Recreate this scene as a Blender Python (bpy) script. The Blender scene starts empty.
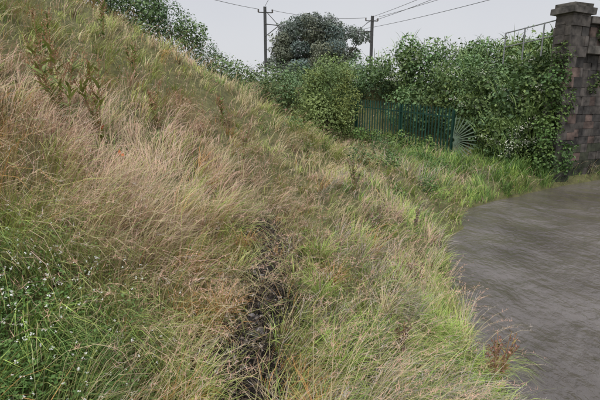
import bpy, math, numpy as np
from mathutils import Vector
rng=np.random.default_rng(7)
scene=bpy.context.scene
R=math.radians

# ---------------------------------------------------------------- helpers
def sm(a,b,x):
    t=np.clip((np.asarray(x,float)-a)/(b-a),0,1); return t*t*(3-2*t)
def _h(i,j,s):
    v=np.sin(i*127.1+j*311.7+s*74.7)*43758.5453
    return v-np.floor(v)
def vn(x,y,s=0):
    x=np.asarray(x,float);y=np.asarray(y,float)
    i=np.floor(x);j=np.floor(y);fx=x-i;fy=y-j
    fx=fx*fx*(3-2*fx);fy=fy*fy*(3-2*fy)
    return (_h(i,j,s)*(1-fx)+_h(i+1,j,s)*fx)*(1-fy)+(_h(i,j+1,s)*(1-fx)+_h(i+1,j+1,s)*fx)*fy
EY=[-40,0,3.87,4.78,6.15,9.07,11.75,13,14.85,16.4,20,60]
EX=[2.1,2.13,2.16,2.16,2.27,3.3,4.65,6.2,8.9,11.5,20,100]
E2Y=[-40,0,3.87,4.78,6.15,9.07,11.75,14,20]
E2X=[2.1,2.13,2.16,2.16,2.27,3.3,4.35,4.8,5.5]
def shore(y): return np.interp(y,EY,EX)
def prof(s):
    z=np.interp(s,[0,.25,2.05,2.95,14,20,30],[0,.22,1.33,1.43,7.4,9.2,9.6]); return z
def H(x,y):
    x=np.asarray(x,float);y=np.asarray(y,float)
    s=shore(y)-x+(vn(y*1.7,y*.9,61)-.5)*.35; s2=np.interp(y,E2Y,E2X)-x
    zl=np.clip(.4*s,-.8,.35)
    zr=np.clip(.5*(-s-14),-.8,1.6)
    z0=np.maximum(zl,zr)
    emb=np.where(s2>0,np.maximum(prof(np.maximum(s2,0)),zl),z0)
    emb=np.where(s>0,emb,z0)
    low=np.where(s>0,np.minimum(zl,.35)+.5*sm(16,20,y)+3.2*sm(21,28,y),z0)
    st_=13.3-3.0*sm(-4,2.5,x)
    z=emb+(low-emb)*sm(st_,st_+6.0,y)
    z=z+np.where(s>.3,(vn(x*1.3,y*1.3,3)-.5)*.16+(vn(x*.5,y*.5,5)-.5)*.2,0)*np.clip(s-.3,0,1)
    return z

class Geo:
    def __init__(s): s.v=[];s.f=[];s.c=[];s.n=0
    def add(s,v,f,c):
        v=np.asarray(v,float).reshape(-1,3);f=np.asarray(f,int).reshape(-1,4);c=np.asarray(c,float)
        if c.ndim==1: c=np.tile(c,(len(v),1))
        s.v.append(v);s.f.append(f+s.n);s.c.append(c[:,:3]);s.n+=len(v)
    def build(s,name,mat,smooth=False,parent=None):
        v=np.concatenate(s.v);f=np.concatenate(s.f);c=np.concatenate(s.c)
        me=bpy.data.meshes.new(name)
        me.vertices.add(len(v));me.vertices.foreach_set('co',v.astype(np.float32).ravel())
        me.loops.add(f.size);me.loops.foreach_set('vertex_index',f.astype(np.int32).ravel())
        me.polygons.add(len(f));me.polygons.foreach_set('loop_start',np.arange(0,f.size,4,dtype=np.int32))
        a=me.color_attributes.new('Col','FLOAT_COLOR','POINT')
        cc=np.ones((len(v),4),np.float32);cc[:,:3]=np.clip(c,0,.9);a.data.foreach_set('color',cc.ravel())
        me.update(calc_edges=True)
        me.polygons.foreach_set('use_smooth',np.full(len(f),bool(smooth)))
        me.materials.append(mat)
        o=bpy.data.objects.new(name,me);scene.collection.objects.link(o)
        if parent: o.parent=parent
        return o
def tube(g,pts,rad,col,n=6):
    pts=np.asarray(pts,float);k=len(pts);rad=np.broadcast_to(rad,(k,))
    V=[];t=np.gradient(pts,axis=0);t/=np.linalg.norm(t,axis=1)[:,None]+1e-9
    for i in range(k):
        a=np.cross(t[i],[0.3,.2,1] if abs(t[i][2])<.9 else [1,0,0]);a/=np.linalg.norm(a);b=np.cross(t[i],a)
        for j in range(n):
            w=2*math.pi*j/n;V.append(pts[i]+rad[i]*(a*math.cos(w)+b*math.sin(w)))
    F=[[i*n+j,i*n+(j+1)%n,(i+1)*n+(j+1)%n,(i+1)*n+j] for i in range(k-1) for j in range(n)]
    g.add(V,F,col)
def box(g,c,d,ax,ay,col,jit=0):
    ax=np.array(ax,float);ay=np.array(ay,float);az=np.cross(ax,ay)
    V=[]
    for sx in(-1,1):
        for sy in(-1,1):
            for sz in(-1,1):
                V.append(np.array(c)+ax*sx*d[0]+ay*sy*d[1]+az*sz*d[2]+(rng.random(3)-.5)*jit)
    g.add(V,[[0,1,3,2],[4,6,7,5],[0,4,5,1],[2,3,7,6],[0,2,6,4],[1,5,7,3]],col)

def blades(g,root,L,p0,p1,az,w,cr,ct,n=4,curve=1.3):
    N=len(root);root=np.asarray(root,float)
    L=np.broadcast_to(L,(N,));w=np.broadcast_to(w,(N,));p0=np.broadcast_to(p0,(N,));p1=np.broadcast_to(p1,(N,))
    d=np.stack([np.cos(az),np.sin(az),0*az],1)
    tw=rng.normal(0,.5,N);sx=-np.sin(az+tw);sy=np.cos(az+tw)
    side=np.stack([sx,sy,rng.normal(0,.25,N)],1)
    p=root.copy();V=np.zeros((N,n+1,2,3));C=np.zeros((N,n+1,2,3));P=[]
    for k in range(n+1):
        t=k/n
        ww=(w*(1-t**1.7)*(.75+.5*min(1,t*3)) + .0004)[:,None]
        V[:,k,0]=p-side*ww*.5;V[:,k,1]=p+side*ww*.5
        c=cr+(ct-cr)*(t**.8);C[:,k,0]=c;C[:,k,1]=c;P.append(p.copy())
        ph=p0+p1*((t+.5/n)**curve)
        st=(L/n)[:,None]
        p=p+st*(np.sin(ph)[:,None]*d);p[:,2]+=L/n*np.cos(ph)
    base=(np.arange(N)*(n+1)*2)[:,None,None]
    k=np.arange(n)[None,:,None]*2
    F=base+k+np.array([0,1,3,2])[None,None,:]
    g.add(V.reshape(-1,3),F.reshape(-1,4),C.reshape(-1,3))
    return P

def leaves(g,P,Nrm,size,col,asp=.55,rand=.8):
    N=len(P);n=Nrm+rng.normal(0,rand,(N,3));n/=np.linalg.norm(n,axis=1)[:,None]
    a=np.cross(n,rng.normal(0,1,(N,3)));a/=np.linalg.norm(a,axis=1)[:,None];b=np.cross(n,a)
    s=(np.broadcast_to(size,(N,)))[:,None]*(.6+.8*rng.random((N,1)))
    V=np.stack([P-a*s*.5,P+b*s*asp*.5-a*s*.05+n*s*.08,P+a*s*.5,P-b*s*asp*.5-a*s*.05+n*s*.08],1)
    F=np.arange(N*4).reshape(N,4)
    g.add(V.reshape(-1,3),F,np.repeat(col,4,axis=0))
def blobcloud(g,blobs,dens,size,ca,cb,seed=0,shell=.4,asp=.55,tonew=.45):
    ca=np.array(ca);cb=np.array(cb)
    for bi,(cx,cy,cz,rx,ry,rz) in enumerate(blobs):
        N=int(dens*(rx*ry+rx*rz+ry*rz)*4)
        d=rng.normal(0,1,(N,3));d/=np.linalg.norm(d,axis=1)[:,None]
        k=seed+bi*1.7
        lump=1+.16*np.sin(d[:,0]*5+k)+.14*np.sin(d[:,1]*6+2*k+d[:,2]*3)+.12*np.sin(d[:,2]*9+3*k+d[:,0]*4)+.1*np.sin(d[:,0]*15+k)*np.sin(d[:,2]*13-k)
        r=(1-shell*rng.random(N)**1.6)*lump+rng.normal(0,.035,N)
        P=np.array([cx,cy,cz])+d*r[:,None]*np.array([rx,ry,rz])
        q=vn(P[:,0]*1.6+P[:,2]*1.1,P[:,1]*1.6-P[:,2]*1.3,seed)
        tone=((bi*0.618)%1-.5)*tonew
        m=np.clip(.12+tone+.4*q+.35*(d[:,2]*.5+.5)+rng.normal(0,.18,N),0,1)[:,None]  # top light put into leaf colour: lighter towards the top of each blob
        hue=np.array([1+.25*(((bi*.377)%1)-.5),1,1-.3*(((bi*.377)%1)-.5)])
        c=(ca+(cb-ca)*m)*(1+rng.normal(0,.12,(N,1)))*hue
        leaves(g,P,d*1.0+np.array([0,0,.5]),size*(.75+.5*((bi*.711)%1)),c,asp)

# ---------------------------------------------------------------- materials
def newmat(name):
    m=bpy.data.materials.new(name);m.use_nodes=True;nt=m.node_tree;nt.nodes.clear();return m,nt
def grassmat(name):
    m,nt=newmat(name);N=nt.nodes;L=nt.links
    o=N.new('ShaderNodeOutputMaterial');a=N.new('ShaderNodeVertexColor');a.layer_name='Col'
    p=N.new('ShaderNodeBsdfDiffuse')
    L.new(a.outputs[0],p.inputs[0]);L.new(p.outputs[0],o.inputs[0])
    return m
def leafmat(name,rough=.5,spec=.35):
    m,nt=newmat(name);N=nt.nodes;L=nt.links
    o=N.new('ShaderNodeOutputMaterial');a=N.new('ShaderNodeVertexColor');a.layer_name='Col'
    p=N.new('ShaderNodeBsdfPrincipled');p.inputs['Roughness'].default_value=rough;p.inputs['Specular IOR Level'].default_value=spec
    L.new(a.outputs[0],p.inputs['Base Color']);L.new(p.outputs[0],o.inputs[0])
    return m
def vcmat(name,rough=.8,nscale=8,amt=.4,bump=.3,metal=0):
    m,nt=newmat(name);N=nt.nodes;L=nt.links
    o=N.new('ShaderNodeOutputMaterial');a=N.new('ShaderNodeVertexColor');a.layer_name='Col'
    p=N.new('ShaderNodeBsdfPrincipled');p.inputs['Roughness'].default_value=rough;p.inputs['Metallic'].default_value=metal
    tc=N.new('ShaderNodeTexCoord');n=N.new('ShaderNodeTexNoise');n.inputs['Scale'].default_value=nscale;n.inputs['Detail'].default_value=8
    mr=N.new('ShaderNodeMapRange');mr.inputs[1].default_value=.3;mr.inputs[2].default_value=.7;mr.inputs[3].default_value=1-amt;mr.inputs[4].default_value=1+amt
    mx=N.new('ShaderNodeVectorMath');mx.operation='SCALE'
    L.new(tc.outputs['Object'],n.inputs[0]);L.new(n.outputs[0],mr.inputs[0]);L.new(a.outputs[0],mx.inputs[0]);L.new(mr.outputs[0],mx.inputs['Scale']);L.new(mx.outputs[0],p.inputs['Base Color'])
    b=N.new('ShaderNodeBump');b.inputs['Strength'].default_value=bump;b.inputs['Distance'].default_value=.03;L.new(n.outputs[0],b.inputs['Height']);L.new(b.outputs[0],p.inputs['Normal'])
    L.new(p.outputs[0],o.inputs[0]);return m
def soilmat(name,c1,c2,rough,scale,bump):
    m,nt=newmat(name);N=nt.nodes;L=nt.links
    o=N.new('ShaderNodeOutputMaterial');p=N.new('ShaderNodeBsdfPrincipled');p.inputs['Roughness'].default_value=rough
    tc=N.new('ShaderNodeTexCoord');n=N.new('ShaderNodeTexNoise');n.inputs['Scale'].default_value=scale;n.inputs['Detail'].default_value=10;n.inputs['Roughness'].default_value=.7
    cr=N.new('ShaderNodeValToRGB');cr.color_ramp.elements[0].position=.35;cr.color_ramp.elements[1].position=.68
    cr.color_ramp.elements[0].color=(*c1,1);cr.color_ramp.elements[1].color=(*c2,1)
    b=N.new('ShaderNodeBump');b.inputs['Strength'].default_value=bump;b.inputs['Distance'].default_value=.04
    L.new(tc.outputs['Object'],n.inputs[0]);L.new(n.outputs[0],cr.inputs[0]);L.new(cr.outputs[0],p.inputs['Base Color']);L.new(n.outputs[0],b.inputs['Height']);L.new(b.outputs[0],p.inputs['Normal']);L.new(p.outputs[0],o.inputs[0]);return m
M_grass=grassmat('grass_blades')
M_leaf=leafmat('leaves')
M_soil=soilmat('ground_thatch',(.08,.08,.03),(.22,.21,.08),.95,6,.6)
M_path=soilmat('wet_dirt',(.010,.008,.008),(.075,.058,.05),.22,28,1.0)
M_bark=vcmat('bark',.9,6,.4,.6)
M_stone=vcmat('stone',.85,3.5,.75,.9)
M_paint=vcmat('green_paint',.45,4,.2,.1)
M_steel=vcmat('galvanised_steel',.5,6,.2,.1,.3)

# ---------------------------------------------------------------- ground
def axis(a,b,na,lo,hi,nb):
    core=np.linspace(a,b,na);l=a-np.geomspace(.3,a-lo,nb)[::-1];h=b+np.geomspace(.3,hi-b,nb);return np.concatenate([l,core,h])
xs=axis(-12,16,240,-500,500,22);ys=axis(-2,30,270,-60,900,24)
X,Y=np.meshgrid(xs,ys);Z=H(X,Y)
g=Geo();nx=len(xs);ny=len(ys)
i,j=np.meshgrid(np.arange(nx-1),np.arange(ny-1));b=(j*nx+i).ravel()
g.add(np.stack([X,Y,Z],-1).reshape(-1,3),np.stack([b,b+1,b+nx+1,b+nx],1),[.1,.1,.05])
g.build('ground',M_soil,True)

# water
m,nt=newmat('muddy_water');N=nt.nodes;L=nt.links
o=N.new('ShaderNodeOutputMaterial');p=N.new('ShaderNodeBsdfPrincipled');p.inputs['Roughness'].default_value=.03;p.inputs['IOR'].default_value=1.6
tc=N.new('ShaderNodeTexCoord');mp=N.new('ShaderNodeMapping');mp.inputs['Scale'].default_value=(1.3,.9,1);mp.inputs['Rotation'].default_value=(0,0,R(-35))
n1=N.new('ShaderNodeTexNoise');n1.inputs['Scale'].default_value=7;n1.inputs['Detail'].default_value=4;n1.inputs['Roughness'].default_value=.6;n1.inputs['Distortion'].default_value=.3
n3=N.new('ShaderNodeTexNoise');n3.inputs['Scale'].default_value=1.1;n3.inputs['Detail'].default_value=3;n3.inputs['Distortion'].default_value=.4
n2=N.new('ShaderNodeTexNoise');n2.inputs['Scale'].default_value=.45;n2.inputs['Detail'].default_value=6
cr=N.new('ShaderNodeValToRGB');cr.color_ramp.elements[0].position=.38;cr.color_ramp.elements[1].position=.64
cr.color_ramp.elements[0].color=(.115,.098,.085,1);cr.color_ramp.elements[1].color=(.215,.19,.172,1)
b=N.new('ShaderNodeBump');b.inputs['Strength'].default_value=1.0;b.inputs['Distance'].default_value=.05
b2=N.new('ShaderNodeBump');b2.inputs['Strength'].default_value=1.0;b2.inputs['Distance'].default_value=.26
L.new(tc.outputs['Object'],mp.inputs[0])
for n_ in (n1,n2,n3): L.new(mp.outputs[0],n_.inputs[0])
L.new(n2.outputs[0],cr.inputs[0]);L.new(cr.outputs[0],p.inputs['Base Color'])
L.new(n1.outputs[0],b.inputs['Height']);L.new(n3.outputs[0],b2.inputs['Height']);L.new(b2.outputs[0],b.inputs['Normal']);L.new(b.outputs[0],p.inputs['Normal']);L.new(p.outputs[0],o.inputs[0])
g=Geo();g.add([[1,-50,0],[60,-50,0],[60,40,0],[1,40,0]],[[0,1,2,3]],[.1,.1,.1]);g.build('canal_water',m)

# ---------------------------------------------------------------- path
def pathx(y): return -.2-.03*y+.05*np.sin(y*2.1)+.06*np.sin(y*4.3+1)
def pathh(y): return .15*(1-.1*sm(2.6,5.6,y))*(1+.9*(vn(y*2.9,0*y,9)-.5)*2*(1-.5*sm(2.8,3.6,y)))
py=np.linspace(-1.5,5.9,200);pw=np.linspace(-1,1,25)
PY,PW=np.meshgrid(py,pw,indexing='ij')
half=pathh(PY)*1.3+.08
PX=pathx(PY)+PW*half
PZ=H(PX,PY)+.03*(1-PW**2)+.012+.08*(vn(PX*13,PY*13,2)-.4)*(1-PW**4)+.035*(vn(PX*35,PY*35,2)-.5)*(1-PW**4)-.03*(np.abs(PW)>.98)
g=Geo();i,j=np.meshgrid(np.arange(24),np.arange(199));b=(j*25+i).ravel()
g.add(np.stack([PX,PY,PZ],-1).reshape(-1,3),np.stack([b,b+1,b+26,b+25],1),[.03,.03,.03]);
g.build('dirt_path',M_path)
g=Geo();n=7500
yy=rng.uniform(.5,5.8,n);xx=pathx(yy)+rng.normal(0,.14,n);P=np.stack([xx,yy,H(xx,yy)+.04+rng.random(n)*.05],1)
pal=np.array([[.012,.01,.01],[.03,.022,.018],[.12,.09,.06],[.40,.34,.28],[.02,.018,.018]])
leaves(g,P,np.tile([0,0,1.],(n,1)),.026,pal[rng.choice(5,n,p=[.28,.25,.24,.09,.14])],.6,.6)
n=2800;yy=rng.uniform(.5,5.8,n);xx=pathx(yy)+rng.normal(0,.22,n);P=np.stack([xx,yy,H(xx,yy)+.04],1)
pal2=np.array([[.05,.035,.025],[.15,.11,.07],[.5,.4,.24],[.36,.22,.1],[.3,.34,.1]]);c=pal2[rng.choice(5,n,p=[.2,.25,.25,.15,.15])]
blades(g,P,rng.uniform(.08,.36,n),.9,.55,rng.uniform(0,6.28,n),.0038,c,c,3)
g.build('path_litter',M_leaf)
g=Geo()
for q in range(240):
    yy=rng.uniform(.8,5.5);xx=float(pathx(yy))+rng.normal(0,.08);s_=rng.uniform(.008,.028);z=float(H(xx,yy))+.05
    a=rng.uniform(0,6.28);box(g,[xx,yy,z],(s_,s_*.7,s_*.5),[math.cos(a),math.sin(a),0],[-math.sin(a),math.cos(a),0],np.array([.10,.09,.085])*rng.uniform(.5,2.6),s_*.8)
g.build('path_stones',vcmat('wet_stone',.25,30,.3,.3))

# ---------------------------------------------------------------- grass
STRAW=np.array([.78,.65,.39]);PINK=np.array([.80,.56,.43]);YG=np.array([.54,.58,.20]);GREEN=np.array([.24,.38,.12])
LIME=np.array([.52,.69,.18]);ORNG=np.array([.78,.43,.17]);MAUVE=np.array([.55,.47,.41]);DKG=np.array([.13,.24,.075]);BROWN=np.array([.31,.21,.13])
PALT=np.stack([STRAW,PINK,YG,GREEN,LIME,ORNG,MAUVE,DKG,BROWN])
def zonew(x,y):
    s=np.interp(y,E2Y,E2X)-x;sr=shore(y)-x
    up=s-2.6
    n1=vn(x*.9,y*.9,11);n2=vn(x*2.2,y*2.2,12);n3=vn(x*.6,y*.6,13);n4=vn(x*1.3,y*1.3,14)
    W=np.zeros((len(x),9))
    W[:,0]=1.1+1.1*n1; W[:,2]=.9+1.6*(1-n1)*n2*2; W[:,3]=.35+.6*(n2<.35); W[:,5]=.08+.45*(n2>.75); W[:,8]=.08+1.0*(n4>.8)
    pk=np.exp(-(((x+1.4)/1.8)**2+((y-6.8)/2.3)**2))+.9*np.exp(-(((x+3.6)/1.8)**2+((y-5.4)/1.7)**2))
    W[:,1]=.35+7*pk+1.6*(n3>.5)*sm(2.5,4,y)
    gl=sm(-.75,-1.15,x)*sm(2.7,1.9,y)
    W*= (1-gl*.85)[:,None]; W[:,3]+=2.2*gl;W[:,7]+=1.0*gl;W[:,4]+=.6*gl
    fa=sm(8,12,y);W[:,2]+=.7*fa;W[:,3]+=.3*fa;W[:,0]+=1.2*fa
    bl=sm(-.1,-.6,up)
    W[:,0]*=1-.6*bl;W[:,3]+=1.2*bl;W[:,6]+=1.5*bl;W[:,4]+=.7*bl;W[:,5]*=1-.6*bl
    ne=sm(1.0,.4,sr);W[:,4]+=2.2*ne;W[:,2]+=1.3*ne;W[:,3]+=1.1*ne;W[:,6]*=1-.7*ne
    pa=np.exp(-((up)/.55)**2)*sm(6,4,y);W[:,4]+=1.3*pa*(n2>.4);W[:,5]+=1.2*pa*(n1>.5);W[:,2]+=.7*pa
    lowf=sm(13,15.5,y)*(s<1.2)+sm(10.5,12.5,y)*(sr<1.5);lowf=np.clip(lowf,0,1)
    W*=(1-.95*lowf)[:,None];W[:,3]+=2.2*lowf;W[:,4]+=1.2*lowf;W[:,7]+=.6*lowf
    W=np.maximum(W,0);return W/W.sum(1)[:,None]
def pick(W):
    c=np.cumsum(W,1);u=rng.random(len(W))[:,None];return np.clip((u>c).sum(1),0,8)
def polar(n,r0,r1):
    r=np.exp(rng.uniform(math.log(r0),math.log(r1),n));th=rng.uniform(R(-62),R(50),n)
    return r*np.sin(th),r*np.cos(th)-.4,r
def ok(x,y,pad=0):
    s=shore(y)-x+(vn(y*1.7,y*.9,61)-.5)*.35
    k=(s>.03)&(y<24.5)&(x>-13)
    onp=(np.abs(x-pathx(y))<(pathh(y)*.9+pad))&(y<5.7)
    bare=(vn(x*2.5,y*2.5,40)<.1)&(y>2.5)
    return k&~onp&~bare
G=Geo()
def flow(x,y):
    return R(-25)+ (vn(x*.55,y*.55,21)-.5)*4.2+(vn(x*1.7,y*1.7,22)-.5)*1.8
def tussocks(n,r0,r1,nb,Lr,rad,lean,wid,p1r=(.5,1.9),nseg=3,xy=None):
    if xy is None:
        x,y,r=polar(n,r0,r1)
    else: x,y=xy;r=np.hypot(x,y)
    k=ok(x,y,.06);x=x[k];y=y[k];r=r[k];n=len(x)
    kind=pick(zonew(x,y))
    Ls=rng.uniform(Lr[0],Lr[1],n)*np.where(np.isin(kind,[3,7])&(y<11),.7,1)*(.55+.85*vn(x*.8,y*.8,31))
    Ls*=np.where(r<1.3,.7,1)*(1-.35*np.exp(-((x-pathx(y))/.4)**2)*(y<6))
    fl=flow(x,y)
    cnt=nb;idx=np.repeat(np.arange(n),cnt);Nn=len(idx)
    a=rng.uniform(0,2*math.pi,Nn);rr=np.abs(rng.normal(0,1,Nn))*rad*(1+r[idx]*.05)
    bx=x[idx]+np.cos(a)*rr;by=y[idx]+np.sin(a)*rr
    vx=np.cos(a)*.75+np.cos(fl[idx])*lean+rng.normal(0,.35,Nn);vy=np.sin(a)*.75+np.sin(fl[idx])*lean+rng.normal(0,.35,Nn)
    az=np.arctan2(vy,vx)
    L=Ls[idx]*rng.uniform(.55,1.15,Nn)
    p0=np.abs(rng.normal(.15,.2,Nn));p1=rng.uniform(p1r[0],p1r[1],Nn)
    kb=np.where(rng.random(Nn)<.75,kind[idx],pick(zonew(bx,by)))
    c=PALT[kb]*(1+rng.normal(0,.14,(Nn,1)))*(.78+.38*rng.random(n))[idx][:,None]
    c=c*(1+rng.normal(0,.05,(Nn,3)))
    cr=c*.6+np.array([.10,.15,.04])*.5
    w=wid*(rng.uniform(.6,1.3,Nn))*np.maximum(1,r[idx]/2.6)**.72
    k=ok(bx,by,-.04)
    root=np.stack([bx,by,H(bx,by)-.01],1)
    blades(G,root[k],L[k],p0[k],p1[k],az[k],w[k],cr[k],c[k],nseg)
tussocks(2800,.9,25,38,(.26,.52),.055,1.0,.0043)
tussocks(1550,.9,22,24,(.5,.85),.06,1.9,.0028,(1.2,2.6),4)
n=400;tussocks(n,0,0,30,(.4,.75),.09,.4,.0045,(.4,1.4),3,(rng.uniform(2.5,10.5,n),rng.uniform(11.5,18.5,n)))
x,y,r=polar(58000,.8,26);k=ok(x,y,-.02);x=x[k];y=y[k];r=r[k];n=len(x)
kb=pick(zonew(x,y));c=PALT[kb]*(1+rng.normal(0,.15,(n,1)));az=flow(x,y)+rng.normal(0,1.1,n)
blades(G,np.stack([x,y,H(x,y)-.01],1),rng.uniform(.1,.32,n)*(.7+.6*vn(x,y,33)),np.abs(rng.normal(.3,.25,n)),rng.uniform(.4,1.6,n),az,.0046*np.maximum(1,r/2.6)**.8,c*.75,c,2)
for (tx,ty,col,L0,nb) in [(.25,2.5,LIME,.42,150),(-.58,2.0,LIME,.36,120),(.1,2.0,ORNG,.32,130),(.2,4.2,LIME,.38,100),(-.58,2.9,ORNG,.35,90),(.5,2.9,LIME*.8,.45,110),(.16,3.2,LIME*.9,.36,100),(-.55,3.6,YG,.36,80),(.75,3.6,STRAW,.45,90),(1.5,4.2,LIME,.4,120),(1.7,3.4,LIME,.38,120),(.5,2.0,BROWN,.4,90),(-.5,1.75,ORNG*.8,.3,60),(-.42,2.35,YG,.25,40),(.2,1.7,ORNG*.9,.32,110),(.2,1.9,YG,.3,70),(-.44,1.9,YG,.26,50),(.0,2.3,ORNG,.24,35),(.3,3.7,ORNG,.35,70),(-.6,4.4,ORNG,.35,70),(-.16,2.65,YG,.22,22),(-.3,3.3,STRAW,.28,30),(-.22,3.95,ORNG,.25,25),(-.32,4.6,YG,.25,30),(-.12,2.0,STRAW,.26,20)]:
    a=rng.uniform(0,6.28,nb);rr=np.abs(rng.normal(0,.04,nb));bx=tx+np.cos(a)*rr;by=ty+np.sin(a)*rr
    c=np.tile(col,(nb,1))*(1+rng.normal(0,.15,(nb,1)))
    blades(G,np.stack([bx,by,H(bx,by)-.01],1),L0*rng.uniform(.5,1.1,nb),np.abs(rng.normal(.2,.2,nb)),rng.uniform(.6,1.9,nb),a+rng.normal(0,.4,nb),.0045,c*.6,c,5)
G.build('grass',M_grass)
G=Geo()
x,y,r=polar(9500,1.2,24);s=np.interp(y,E2Y,E2X)-x
k=ok(x,y,.05)&(vn(x*1.1,y*1.1,50)+.25*(y>4)>.42)&~((x<-.8)&(y<2.2)&(rng.random(len(x))<.8));x=x[k];y=y[k];r=r[k];n=len(x)
az=flow(x,y)+rng.normal(0,.6,n);L=rng.uniform(.45,.85,n)*np.where(r<2,.75,1)
stc=STRAW*.95*(1+rng.normal(0,.12,(n,1)))
sc=np.maximum(1,r/2.6)**.75
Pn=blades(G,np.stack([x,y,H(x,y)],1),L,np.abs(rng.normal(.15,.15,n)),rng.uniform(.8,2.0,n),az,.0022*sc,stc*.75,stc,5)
hc=np.where(rng.random((n,1))<.78,PINK*np.array([1,.90,.88]),MAUVE*1.1)*(1+rng.normal(0,.12,(n,1)))
M=12
for q in range(M):
    t=rng.random(n)[:,None];u=np.where(rng.random((n,1))<.5,0,1)
    base=np.where(u==0,Pn[3]+(Pn[4]-Pn[3])*t,Pn[4]+(Pn[5]-Pn[4])*t)
    blades(G,base,rng.uniform(.018,.045,n),rng.uniform(.2,1.6,n),.3,az+rng.normal(0,1.2,n),.0032*sc,hc,hc,1)
G.build('grass_seed_heads',M_grass)

# clover / bedstraw patch with white flowers
G=Geo();n=9000
x=rng.normal(-1.45,.42,n);y=rng.normal(1.75,.45,n);k=(x<-.75)&(y>.5);x=x[k];y=y[k];n=len(x)
P=np.stack([x,y,H(x,y)+.08+.22*rng.random(n)*vn(x*6,y*6,3)+.03],1)
c=np.array([.09,.19,.05])+(np.array([.26,.43,.12])-np.array([.09,.19,.05]))*rng.random((n,1))
leaves(G,P,np.tile([.2,0,1.],(n,1)),.02,c,.6,.6)
n=380;x=rng.normal(-1.35,.36,n);y=rng.normal(1.75,.42,n);k=(x<-.7);x=x[k];y=y[k];n=len(x)
P=np.stack([x,y,H(x,y)+.22+.16*rng.random(n)],1)
for q in range(4):
    leaves(G,P+rng.normal(0,.004,(n,3)),np.tile([.2,-.3,1.],(n,1)),.0088,np.tile([.87,.87,.8],(n,1)),.8,.7)
G.build('white_clover',M_leaf)

# ---------------------------------------------------------------- broadleaf weeds
def dock(name,x,y,h,nst,seed,leafc=(.22,.34,.09),seedc=(.42,.23,.13),spread=.35,nl=18,seedn=45,red=0):
    g=Geo();z=float(H(x,y));st=np.random.default_rng(seed)
    for sidx in range(nst):
        a=st.uniform(0,6.28);tl=st.uniform(.05,spread);hh=h*st.uniform(.6,1)
        pts=[np.array([x,y,z])+np.array([math.cos(a)*tl*hh*t**1.3,math.sin(a)*tl*hh*t**1.3,hh*t]) for t in np.linspace(0,1,7)]
        tube(g,pts,np.linspace(.007,.003,7),np.array([.36,.23,.11]),5)
        pts=np.array(pts)
        t=st.uniform(.5,1,seedn);P=np.stack([np.interp(t,np.linspace(0,1,7),pts[:,k]) for k in range(3)],1)+st.normal(0,.015,(seedn,3))
        c=np.array(seedc)*(1+st.normal(0,.25,(seedn,1)))
        leaves(g,P,st.normal(0,1,(seedn,3)),.023,c,.7,1)
        for q in range(5):
            t0=st.uniform(.35,.85);b=np.array([np.interp(t0,np.linspace(0,1,7),pts[:,k]) for k in range(3)])
            aa=st.uniform(0,6.28);bl=hh*st.uniform(.12,.26)
            bp=np.array([b+np.array([math.cos(aa)*bl*.6*w,math.sin(aa)*bl*.6*w,bl*w**1.1]) for w in np.linspace(0,1,4)])
            tube(g,bp,np.linspace(.0035,.002,4),np.array([.38,.24,.12]),4)
            m_=seedn//3;t=st.uniform(.3,1,m_);P=np.stack([np.interp(t,np.linspace(0,1,4),bp[:,k]) for k in range(3)],1)+st.normal(0,.01,(m_,3))
            leaves(g,P,st.normal(0,1,(m_,3)),.02,np.array(seedc)*(1+st.normal(0,.25,(m_,1))),.7,1)
        n=nl;t=st.uniform(.03,.85,n);P=np.stack([np.interp(t,np.linspace(0,1,7),pts[:,k]) for k in range(3)],1)
        c=np.array(leafc)*(1+st.normal(0,.25,(n,1)));c[:red]=[.7,.16,.04]
        blades(g,P,st.uniform(.08,.2,n)*h/1.1,st.uniform(.5,1.1,n),st.uniform(.2,1.1,n),st.uniform(0,6.28,n),.034*min(1,h),c,c*1.15,4)
    return g.build(name,M_leaf)
dock('dock_plant',-2.85,5.4,1.5,5,1,nl=24,leafc=(.30,.36,.11),spread=.45)
dock('dock_plant',-2.55,5.6,1.2,4,2,nl=20,leafc=(.32,.36,.11),red=1)
dock('dock_plant',-3.3,5.9,1.2,3,21,nl=16,leafc=(.34,.36,.12))
dock('dock_plant',1.80,3.5,.72,5,3,seedc=(.36,.18,.13),nl=10,leafc=(.33,.27,.09),spread=.8,seedn=26)
dock('dock_plant',-2.35,7.1,.75,3,4,leafc=(.3,.34,.12))
dock('dock_plant',-3.3,9.0,.9,3,5)
dock('dock_plant',-1.6,9.2,.8,3,6)
dock('dock_plant',-1.0,7.6,.7,2,31,seedc=(.4,.28,.2))
dock('dock_plant',-4.3,7.6,1.0,3,32)
dock('dock_plant',.15,9.2,.7,4,8,seedc=(.3,.32,.16))
dock('dock_plant',1.5,5.2,.6,3,9,seedc=(.36,.26,.21))
dock('dock_plant',1.2,6.6,.7,4,10,seedc=(.38,.28,.24))
dock('dock_plant',1.0,7.8,.7,4,33,seedc=(.30,.24,.2))
dock('dock_plant',2.1,7.6,.6,3,11,seedc=(.36,.27,.23))
dock('dock_plant',.75,2.9,.5,3,12,seedc=(.2,.14,.1),nl=6)
dock('dock_plant',-5.6,8.5,1.1,3,13)
dock('dock_plant',-6.4,9.8,1.1,3,34)
dock('dock_plant',-4.5,10.5,1.0,3,14)
g=Geo();z=float(H(-2.0,4.8));P=np.array([[-2.0,4.8,z+.38],[-1.97,4.8,z+.35]]);leaves(g,P,np.tile([.3,-1,.6],(2,1)),.07,np.tile([.7,.22,.08],(2,1)),.5,.4)
tube(g,[[-2.0,4.8,z],[-2.0,4.8,z+.38]],.004,[.3,.22,.08],4);g.build('red_dock_leaves',M_leaf)

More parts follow.
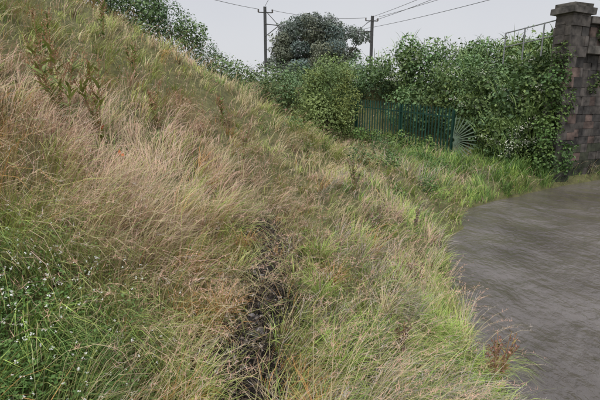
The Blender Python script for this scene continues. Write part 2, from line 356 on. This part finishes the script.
def shrub(name,blobs,dens,size,ca,cb,seed,trunk=None,shell=.4,tonew=.45):
    g=Geo();blobcloud(g,blobs,dens,size,ca,cb,seed,shell,.55,tonew)
    o=g.build(name,M_leaf)
    if trunk is not None:
        t=Geo()
        for k,(cx,cy,cz,rx,ry,rz) in enumerate(blobs):
            p0=np.array(trunk[:3]);p3=np.array([cx,cy,cz])
            mid=p0*.5+p3*.5+np.array([0,0,-.1*abs(cz-p0[2])]);pts=[p0,p0*.75+mid*.25+np.array([0,0,.15*(cz-p0[2])]),mid+np.array([0,0,.12*(cz-p0[2])]),p3]
            tube(t,pts,np.array([1,.7,.4,.12])*trunk[3]*(1 if k==0 else .5),np.array([.10,.085,.065]),7)
            for q in range(2):
                d=rng.normal(0,1,3);d[2]=abs(d[2]);d/=np.linalg.norm(d)
                tube(t,[p3-(p3-mid)*.4,p3+d*np.array([rx,ry,rz])*.8],np.array([.2,.06])*trunk[3],np.array([.1,.085,.065]),5)
        t.build('trunk_and_branches',M_bark,True,o)
    return o
for (bx,by,s_) in [(1.45,10.8,.4),(2.3,11.6,.35),(-.2,11.6,.3),(3.3,11.3,.3),(3.4,12.8,.4),(4.3,13.9,.5),(2.1,9.4,.22),(5.0,15.6,.5),(4.6,17.2,.6),(3.4,15.8,.6),(3.4,18.6,.6)]:
    z=float(H(bx,by));shrub('bramble_bush',[(bx,by,z+s_*.6,s_*.8,s_*.8,s_*.8),(bx+s_*.6,by,z+s_*.4,s_*.6,s_*.6,s_*.5)],300,.075,(.06,.11,.035),(.25,.38,.11),bx)

# ---------------------------------------------------------------- thicket
D1=(.03,.06,.024);D2=(.29,.42,.15)
blobs=[]
for (px_,py_,zt,r) in [
  (4.2,25,4.7,1.5),(5.6,25.5,5.4,1.6),(7.2,25.5,5.8,1.7),(8.8,25,5.9,1.7),(10.4,24.5,5.8,1.7),(12.,24,5.7,1.7),(13.6,24,5.8,1.8),(3.0,26.5,4.5,1.5),
  (5.6,22.8,3.5,1.2),(6.8,22.5,4.6,1.4),(8.2,22,5.0,1.4),(9.5,21.5,5.2,1.5),(11.,21,5.3,1.5),(12.5,21,5.2,1.5),
  (7.6,20.6,3.2,1.1),(8.4,19.8,4.1,1.2),(9.4,19.2,4.8,1.3),(10.6,18.8,5.1,1.3),
  (8.0,18.3,2.5,.8),(8.7,17.9,3.8,1.0),(9.3,17.6,4.6,1.0),(8.5,17.0,2.4,.8),(7.9,17.3,1.3,.5),(8.2,16.3,1.4,.55),(8.6,16.6,2.6,.6),(8.5,16.6,3.6,.6),(8.4,16.9,4.6,.55),(9.2,17.3,5.1,.7)]:
    zb=float(H(px_,py_));hh=max((zt-zb)/2,.35)
    blobs.append((px_,py_,zt-hh*.9,r,r*.9,hh*1.0))
    for q in range(3):
        a=rng.uniform(0,6.28);blobs.append((px_+math.cos(a)*r*.7,py_+math.sin(a)*r*.6,zt-rng.uniform(.0,1.2)*hh,r*.45,r*.45,r*.42))
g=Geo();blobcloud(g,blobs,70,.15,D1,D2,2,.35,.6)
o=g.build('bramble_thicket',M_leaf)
g=Geo();n=2800;bi=rng.choice(len(blobs),n);B=np.array(blobs)[bi];d=rng.normal(0,1,(n,3));d[:,2]=np.abs(d[:,2])*.8;d/=np.linalg.norm(d,axis=1)[:,None]
P=B[:,:3]+d*B[:,3:]*.95;c=np.array([.31,.44,.15])*(1+rng.normal(0,.25,(n,1)))
blades(g,P,rng.uniform(.25,.75,n),rng.uniform(.1,.8,n),rng.uniform(.3,1.4,n),np.arctan2(d[:,1],d[:,0])+rng.normal(0,.5,n),.035,c*.7,c,4)
g.build('bramble_shoots',M_leaf,parent=o)
g=Geo()
for q in range(120):
    b=blobs[rng.choice(len(blobs))];d=np.array([rng.normal(-.2,.6),-1,rng.normal(.35,.5)]);d/=np.linalg.norm(d)
    p=np.array(b[:3])+d*np.array(b[3:])*1.08;n=24
    P=p+rng.normal(0,1,(n,3))*np.array([.12,.05,.06]);leaves(g,P,np.tile([0,-.6,1.],(n,1)),.048,np.tile([.75,.75,.62],(n,1)),.8,.6)
g.build('elder_flowers',M_leaf,parent=o)

shrub('hawthorn_bush',[(1.4,22.4,3.5,1.25,1.2,1.25),(.7,22.3,2.7,.95,1.0,1.1),(2.1,22.4,2.8,.95,1.1,1.2),(1.5,22.3,4.45,.85,.9,.75),(.8,22.2,4.0,.6,.5,.55),(2.15,22.3,4.0,.6,.5,.5),(1.3,22.0,2.0,1.4,1.1,1.2)],210,.11,(.10,.15,.04),(.42,.50,.17),5,(1.5,22.6,float(H(1.5,22.6))-.1,.16),.4,.2)
hb=[(x_,24.8+rng.normal(0,.5),3.15+rng.normal(0,.3)+.12*max(0,-x_-1),.9+.3*rng.random(),.9,1.2) for x_ in np.arange(-6.5,3.2,.75)]
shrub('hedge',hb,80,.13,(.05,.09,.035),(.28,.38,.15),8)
hb=[(x_,29+rng.normal(0,.4),4.1+rng.normal(0,.25),1.1,1.0,1.25) for x_ in np.arange(-7.5,4.2,1.0)]
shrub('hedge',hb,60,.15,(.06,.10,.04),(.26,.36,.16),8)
shrub('hawthorn_tree',[(-9.6,23,8.2,2.2,1.8,1.6),(-8.2,23.3,7.4,1.7,1.5,1.5),(-10.9,23,8.8,2,1.6,1.6),(-9.2,22.6,6.2,2.2,1.6,1.5)],90,.15,(.05,.09,.035),(.25,.36,.13),11,(-9.4,23,float(H(-9.4,23))-.1,.22))
shrub('hawthorn_tree',[(-6.6,23.5,6.9,1.2,1.1,1.0),(-5.7,23.6,6.3,.9,.9,.8),(-6.3,23.3,5.6,1.4,1.1,1.1),(-7.4,23.4,7.4,.8,.8,.8)],110,.13,(.05,.09,.035),(.27,.39,.14),13,(-6.4,23.5,float(H(-6.4,23.5))-.1,.16))
shrub('hawthorn_tree',[(-5.0,24.5,5.3,.9,.9,.8),(-4.2,24.6,4.6,1.0,.9,.9)],120,.12,(.08,.13,.05),(.32,.43,.17),14,(-4.8,24.5,float(H(-4.8,24.5))-.1,.1))
bb=[]
st=np.random.default_rng(5)
for q in range(80):
    a=st.uniform(0,6.28);rr=st.uniform(0,1)**.55;zz=st.uniform(-1,1)
    w=math.sqrt(max(0,1-zz*zz*(.8 if zz>0 else .35)));bb.append((2.5+math.cos(a)*rr*6.4*w,62+math.sin(a)*rr*4*w,9.4+zz*4.0,1.4,1.3,.95))
shrub('oak_tree',bb,38,.28,(.14,.17,.145),(.29,.34,.26),17,(2.5,62,3.0,.3),.4,.3)  # distance haze put into the leaf colours: paler, greyer than near foliage

# ---------------------------------------------------------------- palisade fence
def palisade(name,A,B,h=2.25):
    root=bpy.data.objects.new(name,None);scene.collection.objects.link(root)
    A=np.array(A,float);B=np.array(B,float);Ln=np.linalg.norm(B-A);u=(B-A)/Ln;nrm=np.array([u[1],-u[0]])
    if nrm[1]>0:nrm=-nrm
    g=Geo();n=int(Ln/.155);col=np.array([.012,.062,.042])
    for k in range(n+1):
        c=A+u*k*.155;z=float(np.interp(k/n,[0,1],[.45,.95]));j=rng.normal(0,.008)
        top=z+h+j
        offs=[-.036,-.018,0,.018,.036];dep=[0,.014,.003,.014,0]
        tz=[-.04,-.07,.0,-.07,-.04]
        V=[];
        for o_,d_,t_ in zip(offs,dep,tz):
            q=c+u*o_+nrm*(d_+.03);V.append([q[0],q[1],z+.05]);V.append([q[0],q[1],top+t_])
        F=[[2*i,2*i+2,2*i+3,2*i+1] for i in range(4)]
        g.add(V,F,col*(1+rng.normal(0,.25)))
    g.build('pales',M_paint,parent=root)
    g=Geo()
    for zz in (.35,1.85):
        a=np.array([A[0],A[1],.45+zz]);b=np.array([B[0],B[1],.95+zz]);m_=(a+b)/2;ax=(b-a)/np.linalg.norm(b-a)
        box(g,m_,(Ln/2,.022,.025),ax,[nrm[0],nrm[1],0],col)
    for k in range(0,n+1,17):
        c=A+u*k*.155;z=float(np.interp(k/n,[0,1],[.45,.95]));box(g,[c[0]-nrm[0]*.06,c[1]-nrm[1]*.06,z+h/2-.1],(.05,.03,h/2-.02),[u[0],u[1],0],[nrm[0],nrm[1],0],col)
    g.build('rails_and_posts',M_paint,parent=root)
    g=Geo();c=np.array([A[0]-u[0]*.12,A[1]-u[1]*.12,1.35])+np.array([nrm[0],nrm[1],0])*.1
    for a in np.linspace(R(-80),R(85),17):
        d=np.array([-u[0]*math.cos(a),-u[1]*math.cos(a),math.sin(a)]);e=c+d*1.05
        sd=np.cross(d,[nrm[0],nrm[1],0]);
        V=[c+d*.08-sd*.012,c+d*.08+sd*.012,e-d*.1+sd*.024,e-d*.1-sd*.024];cc=np.array([.20,.27,.20])*rng.uniform(.8,1.1);g.add(V,[[0,1,2,3]],cc);g.add([V[3],V[2],e+sd*.001,e-sd*.001],[[0,1,2,3]],cc)
    g.build('spiked_fan',M_paint,parent=root)
palisade('palisade_fence',(6.45,18.6),(1.9,23.4))
fb=[]
for t in np.linspace(.1,1,12):
    x_=6.45+(1.9-6.45)*t;y_=18.6+(23.4-18.6)*t-.45;fb.append((x_,y_,float(H(x_,y_))+.25,.4,.3,.25+.25*rng.random()))
shrub('nettles',fb,170,.09,(.06,.12,.03),(.28,.42,.11),31)

# ---------------------------------------------------------------- stone bridge abutment
root=bpy.data.objects.new('stone_bridge_abutment',None);scene.collection.objects.link(root)
A=np.array([8.7,15.3]);u=np.array([.9,.436]);u/=np.linalg.norm(u);nr=np.array([u[1],-u[0]])
U3=[u[0],u[1],0];N3=[nr[0],nr[1],0]
def P3(a,d,z): q=A+u*a+nr*d;return [q[0],q[1],z]
def stonecol(z):
    b=np.array([.105,.092,.08])if rng.random()<.75 else np.array([.135,.095,.078])
    if rng.random()<.25:b=np.array([.055,.05,.045])
    if z<1.2 and rng.random()<.5:b=np.array([.06,.065,.04])
    return b*rng.uniform(.7,1.25)*(.7 if z<.6 else 1)
def course(g,a0,a1,z0,z1,d,step=.5,th=.3,hr=.29):
    z=z0
    while z<z1-.05:
        h=min(hr*rng.uniform(.85,1.15),z1-z);a=a0
        while a<a1-.02:
            l=min(step*rng.uniform(.6,1.3),a1-a)
            if a1-(a+l)<.12:l=a1-a
            box(g,P3(a+l/2,d-th/2+rng.normal(0,.012),z+h/2),(l/2-.005,th/2,h/2-.005),U3,N3,stonecol(z),.014);a+=l
        z+=h
g=Geo();box(g,P3(5.7,-.35,2.5),(5.2,.2,3.05),U3,N3,[.05,.045,.04]);g.build('core_and_mortar',M_stone,parent=root)
g=Geo();course(g,0.1,11,-.6,4.55,0);course(g,.1,11,4.85,5.55,.0);g.build('wall_stones',M_stone,parent=root)
g=Geo();a=1.15
while a<11: box(g,P3(a+.45,.02,4.7),(.445,.22,.13),U3,N3,np.array([.11,.10,.085])*rng.uniform(.7,1.2),.02);a+=.9
a=1.3
while a<11: box(g,P3(a+.45,-.2,5.68),(.445,.36,.11),U3,N3,np.array([.13,.115,.10])*rng.uniform(.7,1.2),.02);a+=.9
g.build('string_course_and_coping',M_stone,parent=root)
g=Geo();course(g,.15,1.1,-.6,5.8,.22,.6,.6,.32)
box(g,P3(.625,-.1,5.9),(.6,.42,.1),U3,N3,[.11,.10,.09],.03);box(g,P3(.625,-.1,6.06),(.48,.34,.07),U3,N3,[.11,.10,.085],.04)
g.build('pier',M_stone,parent=root)
g=Geo()
wd=np.array([.60,.80])
for zi in range(17):
    for k in range(8):
        c=A+u*.35+wd*(.75+k*.55);box(g,[c[0],c[1],-.5+zi*.3],(.16,.27,.145),[wd[1],-wd[0],0],[wd[0],wd[1],0],stonecol(1.5),.012)
g.build('wing_wall',M_stone,parent=root)
g=Geo();iv=[]
for z_ in np.arange(.5,4.7,.4):
    q=A+u*rng.uniform(-.3,.15)+nr*.05;iv.append((q[0],q[1],z_,.26+.22*rng.random(),.28,.38))
q=A+u*.5+nr*.25;iv+= [(q[0],q[1],1.0,.45,.14,.6),(q[0]-.1,q[1],2.9,.35,.12,.5)]
q=A+u*2.0+nr*.05;iv+= [(q[0],q[1],3.6,.5,.12,.35),(q[0]+.3,q[1]+.1,5.3,.5,.2,.3)]
blobcloud(g,iv,230,.09,(.03,.06,.02),(.20,.32,.085),23,.4,.8);g.build('ivy',M_leaf)

g=Geo();wc=np.array([.30,.31,.31])
A2=np.array([7.75,17.3,4.35]);B2=np.array([8.95,15.65,4.6])
for hz in (1.1,.6): tube(g,[A2+[0,0,hz],B2+[0,0,hz]],.022,wc,8)
for t in (0,.35,.68,1): q=A2+(B2-A2)*t;tube(g,[q,q+[0,0,1.12]],.026,wc,8)
g.build('metal_railing',M_steel)

# ---------------------------------------------------------------- overhead line masts + wires
def mast(name,x,y,zb,zt,ang,arm):
    r=bpy.data.objects.new(name,None);scene.collection.objects.link(r);c=np.array([.12,.12,.12])
    g=Geo();u_=np.array([math.cos(ang),math.sin(ang),0]);v_=np.array([-math.sin(ang),math.cos(ang),0]);h=(zt-zb)/2;m_=np.array([x,y,zb+h])
    box(g,m_+u_*.12,(.012,.12,h),u_,v_,c);box(g,m_-u_*.12,(.012,.12,h),u_,v_,c);box(g,m_,(.107,.01,h),u_,v_,c);g.build('column',M_steel,parent=r)
    g=Geo();T=np.array([x,y,zt])
    e=T+u_*arm+np.array([0,0,-1.6]);tube(g,[T+[0,0,-1.5],e],.045,c);tube(g,[T+[0,0,-.3],T+u_*arm*.9+np.array([0,0,-1.5])],.03,c);tube(g,[T+[0,0,-2.6],e],.04,c)
    tube(g,[e,e+[0,0,-.9]],.03,c);tube(g,[T-u_*.6+[0,0,-.5],T+u_*.7+[0,0,-.5]],.045,c)
    g.build('cantilever_arms',M_steel,parent=r)
    g=Geo()
    for s_ in(-.6,.7):
        b_=T+u_*s_+[0,0,-.5]
        tube(g,[b_+[0,0,.02*k] for k in range(14)],[.05+.05*(k%3==1) for k in range(14)],[.25,.2,.17])
    g.build('insulators',M_steel,parent=r)
    return T,u_
T1,u1=mast('overhead_line_mast',-3.25,43,3.5,11.4,R(10),1.3)
T2,u2=mast('overhead_line_mast',7.5,48,3.5,11.5,R(190),1.7)
g=Geo()
def wire(a,b,sag,r=.018,n=24):
    a=np.array(a,float);b=np.array(b,float)
    tube(g,[a+(b-a)*t+np.array([0,0,-4*sag*t*(1-t)]) for t in np.linspace(0,1,n)],r,[.12,.12,.125],5)
for (off,zo,bx,bz) in [(0,-.1,15,11.3),(.7,-.1,17.5,10.8),(-.6,-.7,14,10.4),(-1.6,-1.4,16.5,9.1)]:
    wire(T2+[off,0,zo],[bx,16,bz],.35)
wire(T1+[-.6,0,-.2],[-9.5,18,8.6],.25);wire(T1+[.6,0,-.3],T2+[-.6,0,-.2],.3);wire(T1+[1.2,0,-1.5],T2+[-1.6,0,-1.5],.3)
wire(T1+[0,0,0],[3,14,13.5],.2)
g.build('overhead_wires',M_steel)

# ---------------------------------------------------------------- light, sky, camera
w=bpy.data.worlds.new('World');scene.world=w;w.use_nodes=True;nt=w.node_tree;nt.nodes.clear();N=nt.nodes;L=nt.links
EL,RO=R(58),R(200)
sk=N.new('ShaderNodeTexSky');sk.sky_type='NISHITA';sk.sun_disc=False;sk.sun_elevation=EL;sk.sun_rotation=RO;sk.dust_density=4;sk.air_density=1
hs=N.new('ShaderNodeHueSaturation');hs.inputs['Saturation'].default_value=.3
bg1=N.new('ShaderNodeBackground');bg1.inputs[1].default_value=.08
bg2=N.new('ShaderNodeBackground');bg2.inputs[1].default_value=1.3
tc=N.new('ShaderNodeTexCoord');sp=N.new('ShaderNodeSeparateXYZ');cr=N.new('ShaderNodeValToRGB')
cr.color_ramp.elements[0].position=0;cr.color_ramp.elements[0].color=(.64,.65,.67,1);cr.color_ramp.elements[1].position=.5;cr.color_ramp.elements[1].color=(.49,.51,.58,1)
e=cr.color_ramp.elements.new(1.0);e.color=(.76,.78,.84,1)
nz=N.new('ShaderNodeTexNoise');nz.inputs['Scale'].default_value=2.0;nz.inputs['Detail'].default_value=4
ad=N.new('ShaderNodeMath');ad.operation='MULTIPLY_ADD';ad.inputs[1].default_value=.35
L.new(tc.outputs['Generated'],sp.inputs[0]);L.new(tc.outputs['Generated'],nz.inputs[0]);L.new(nz.outputs[0],ad.inputs[0]);L.new(sp.outputs['Z'],ad.inputs[2])
sb=N.new('ShaderNodeMath');sb.operation='SUBTRACT';sb.inputs[1].default_value=.17;L.new(ad.outputs[0],sb.inputs[0]);L.new(sb.outputs[0],cr.inputs[0]);L.new(cr.outputs[0],bg2.inputs[0])
L.new(sk.outputs[0],hs.inputs['Color']);L.new(hs.outputs[0],bg1.inputs[0])
mx=N.new('ShaderNodeMixShader');mx.inputs[0].default_value=.8;L.new(bg1.outputs[0],mx.inputs[1]);L.new(bg2.outputs[0],mx.inputs[2])
o=N.new('ShaderNodeOutputWorld');L.new(mx.outputs[0],o.inputs[0])
sl=bpy.data.lights.new('sun','SUN');sl.energy=1.4;sl.angle=R(30);sl.color=(1,.97,.94)
so=bpy.data.objects.new('sun',sl);scene.collection.objects.link(so)
d=Vector((math.sin(RO)*math.cos(EL),math.cos(RO)*math.cos(EL),math.sin(EL)))
so.rotation_euler=d.to_track_quat('Z','Y').to_euler()
cam=bpy.data.cameras.new('camera');cam.lens=26;cam.sensor_width=36;cam.clip_end=3000;cam.clip_start=.05
co=bpy.data.objects.new('camera',cam);scene.collection.objects.link(co);co.location=(0,0,3);co.rotation_euler=(R(90-13),0,0)
scene.camera=co
scene.view_settings.view_transform='Standard';scene.view_settings.look='None';scene.view_settings.exposure=0
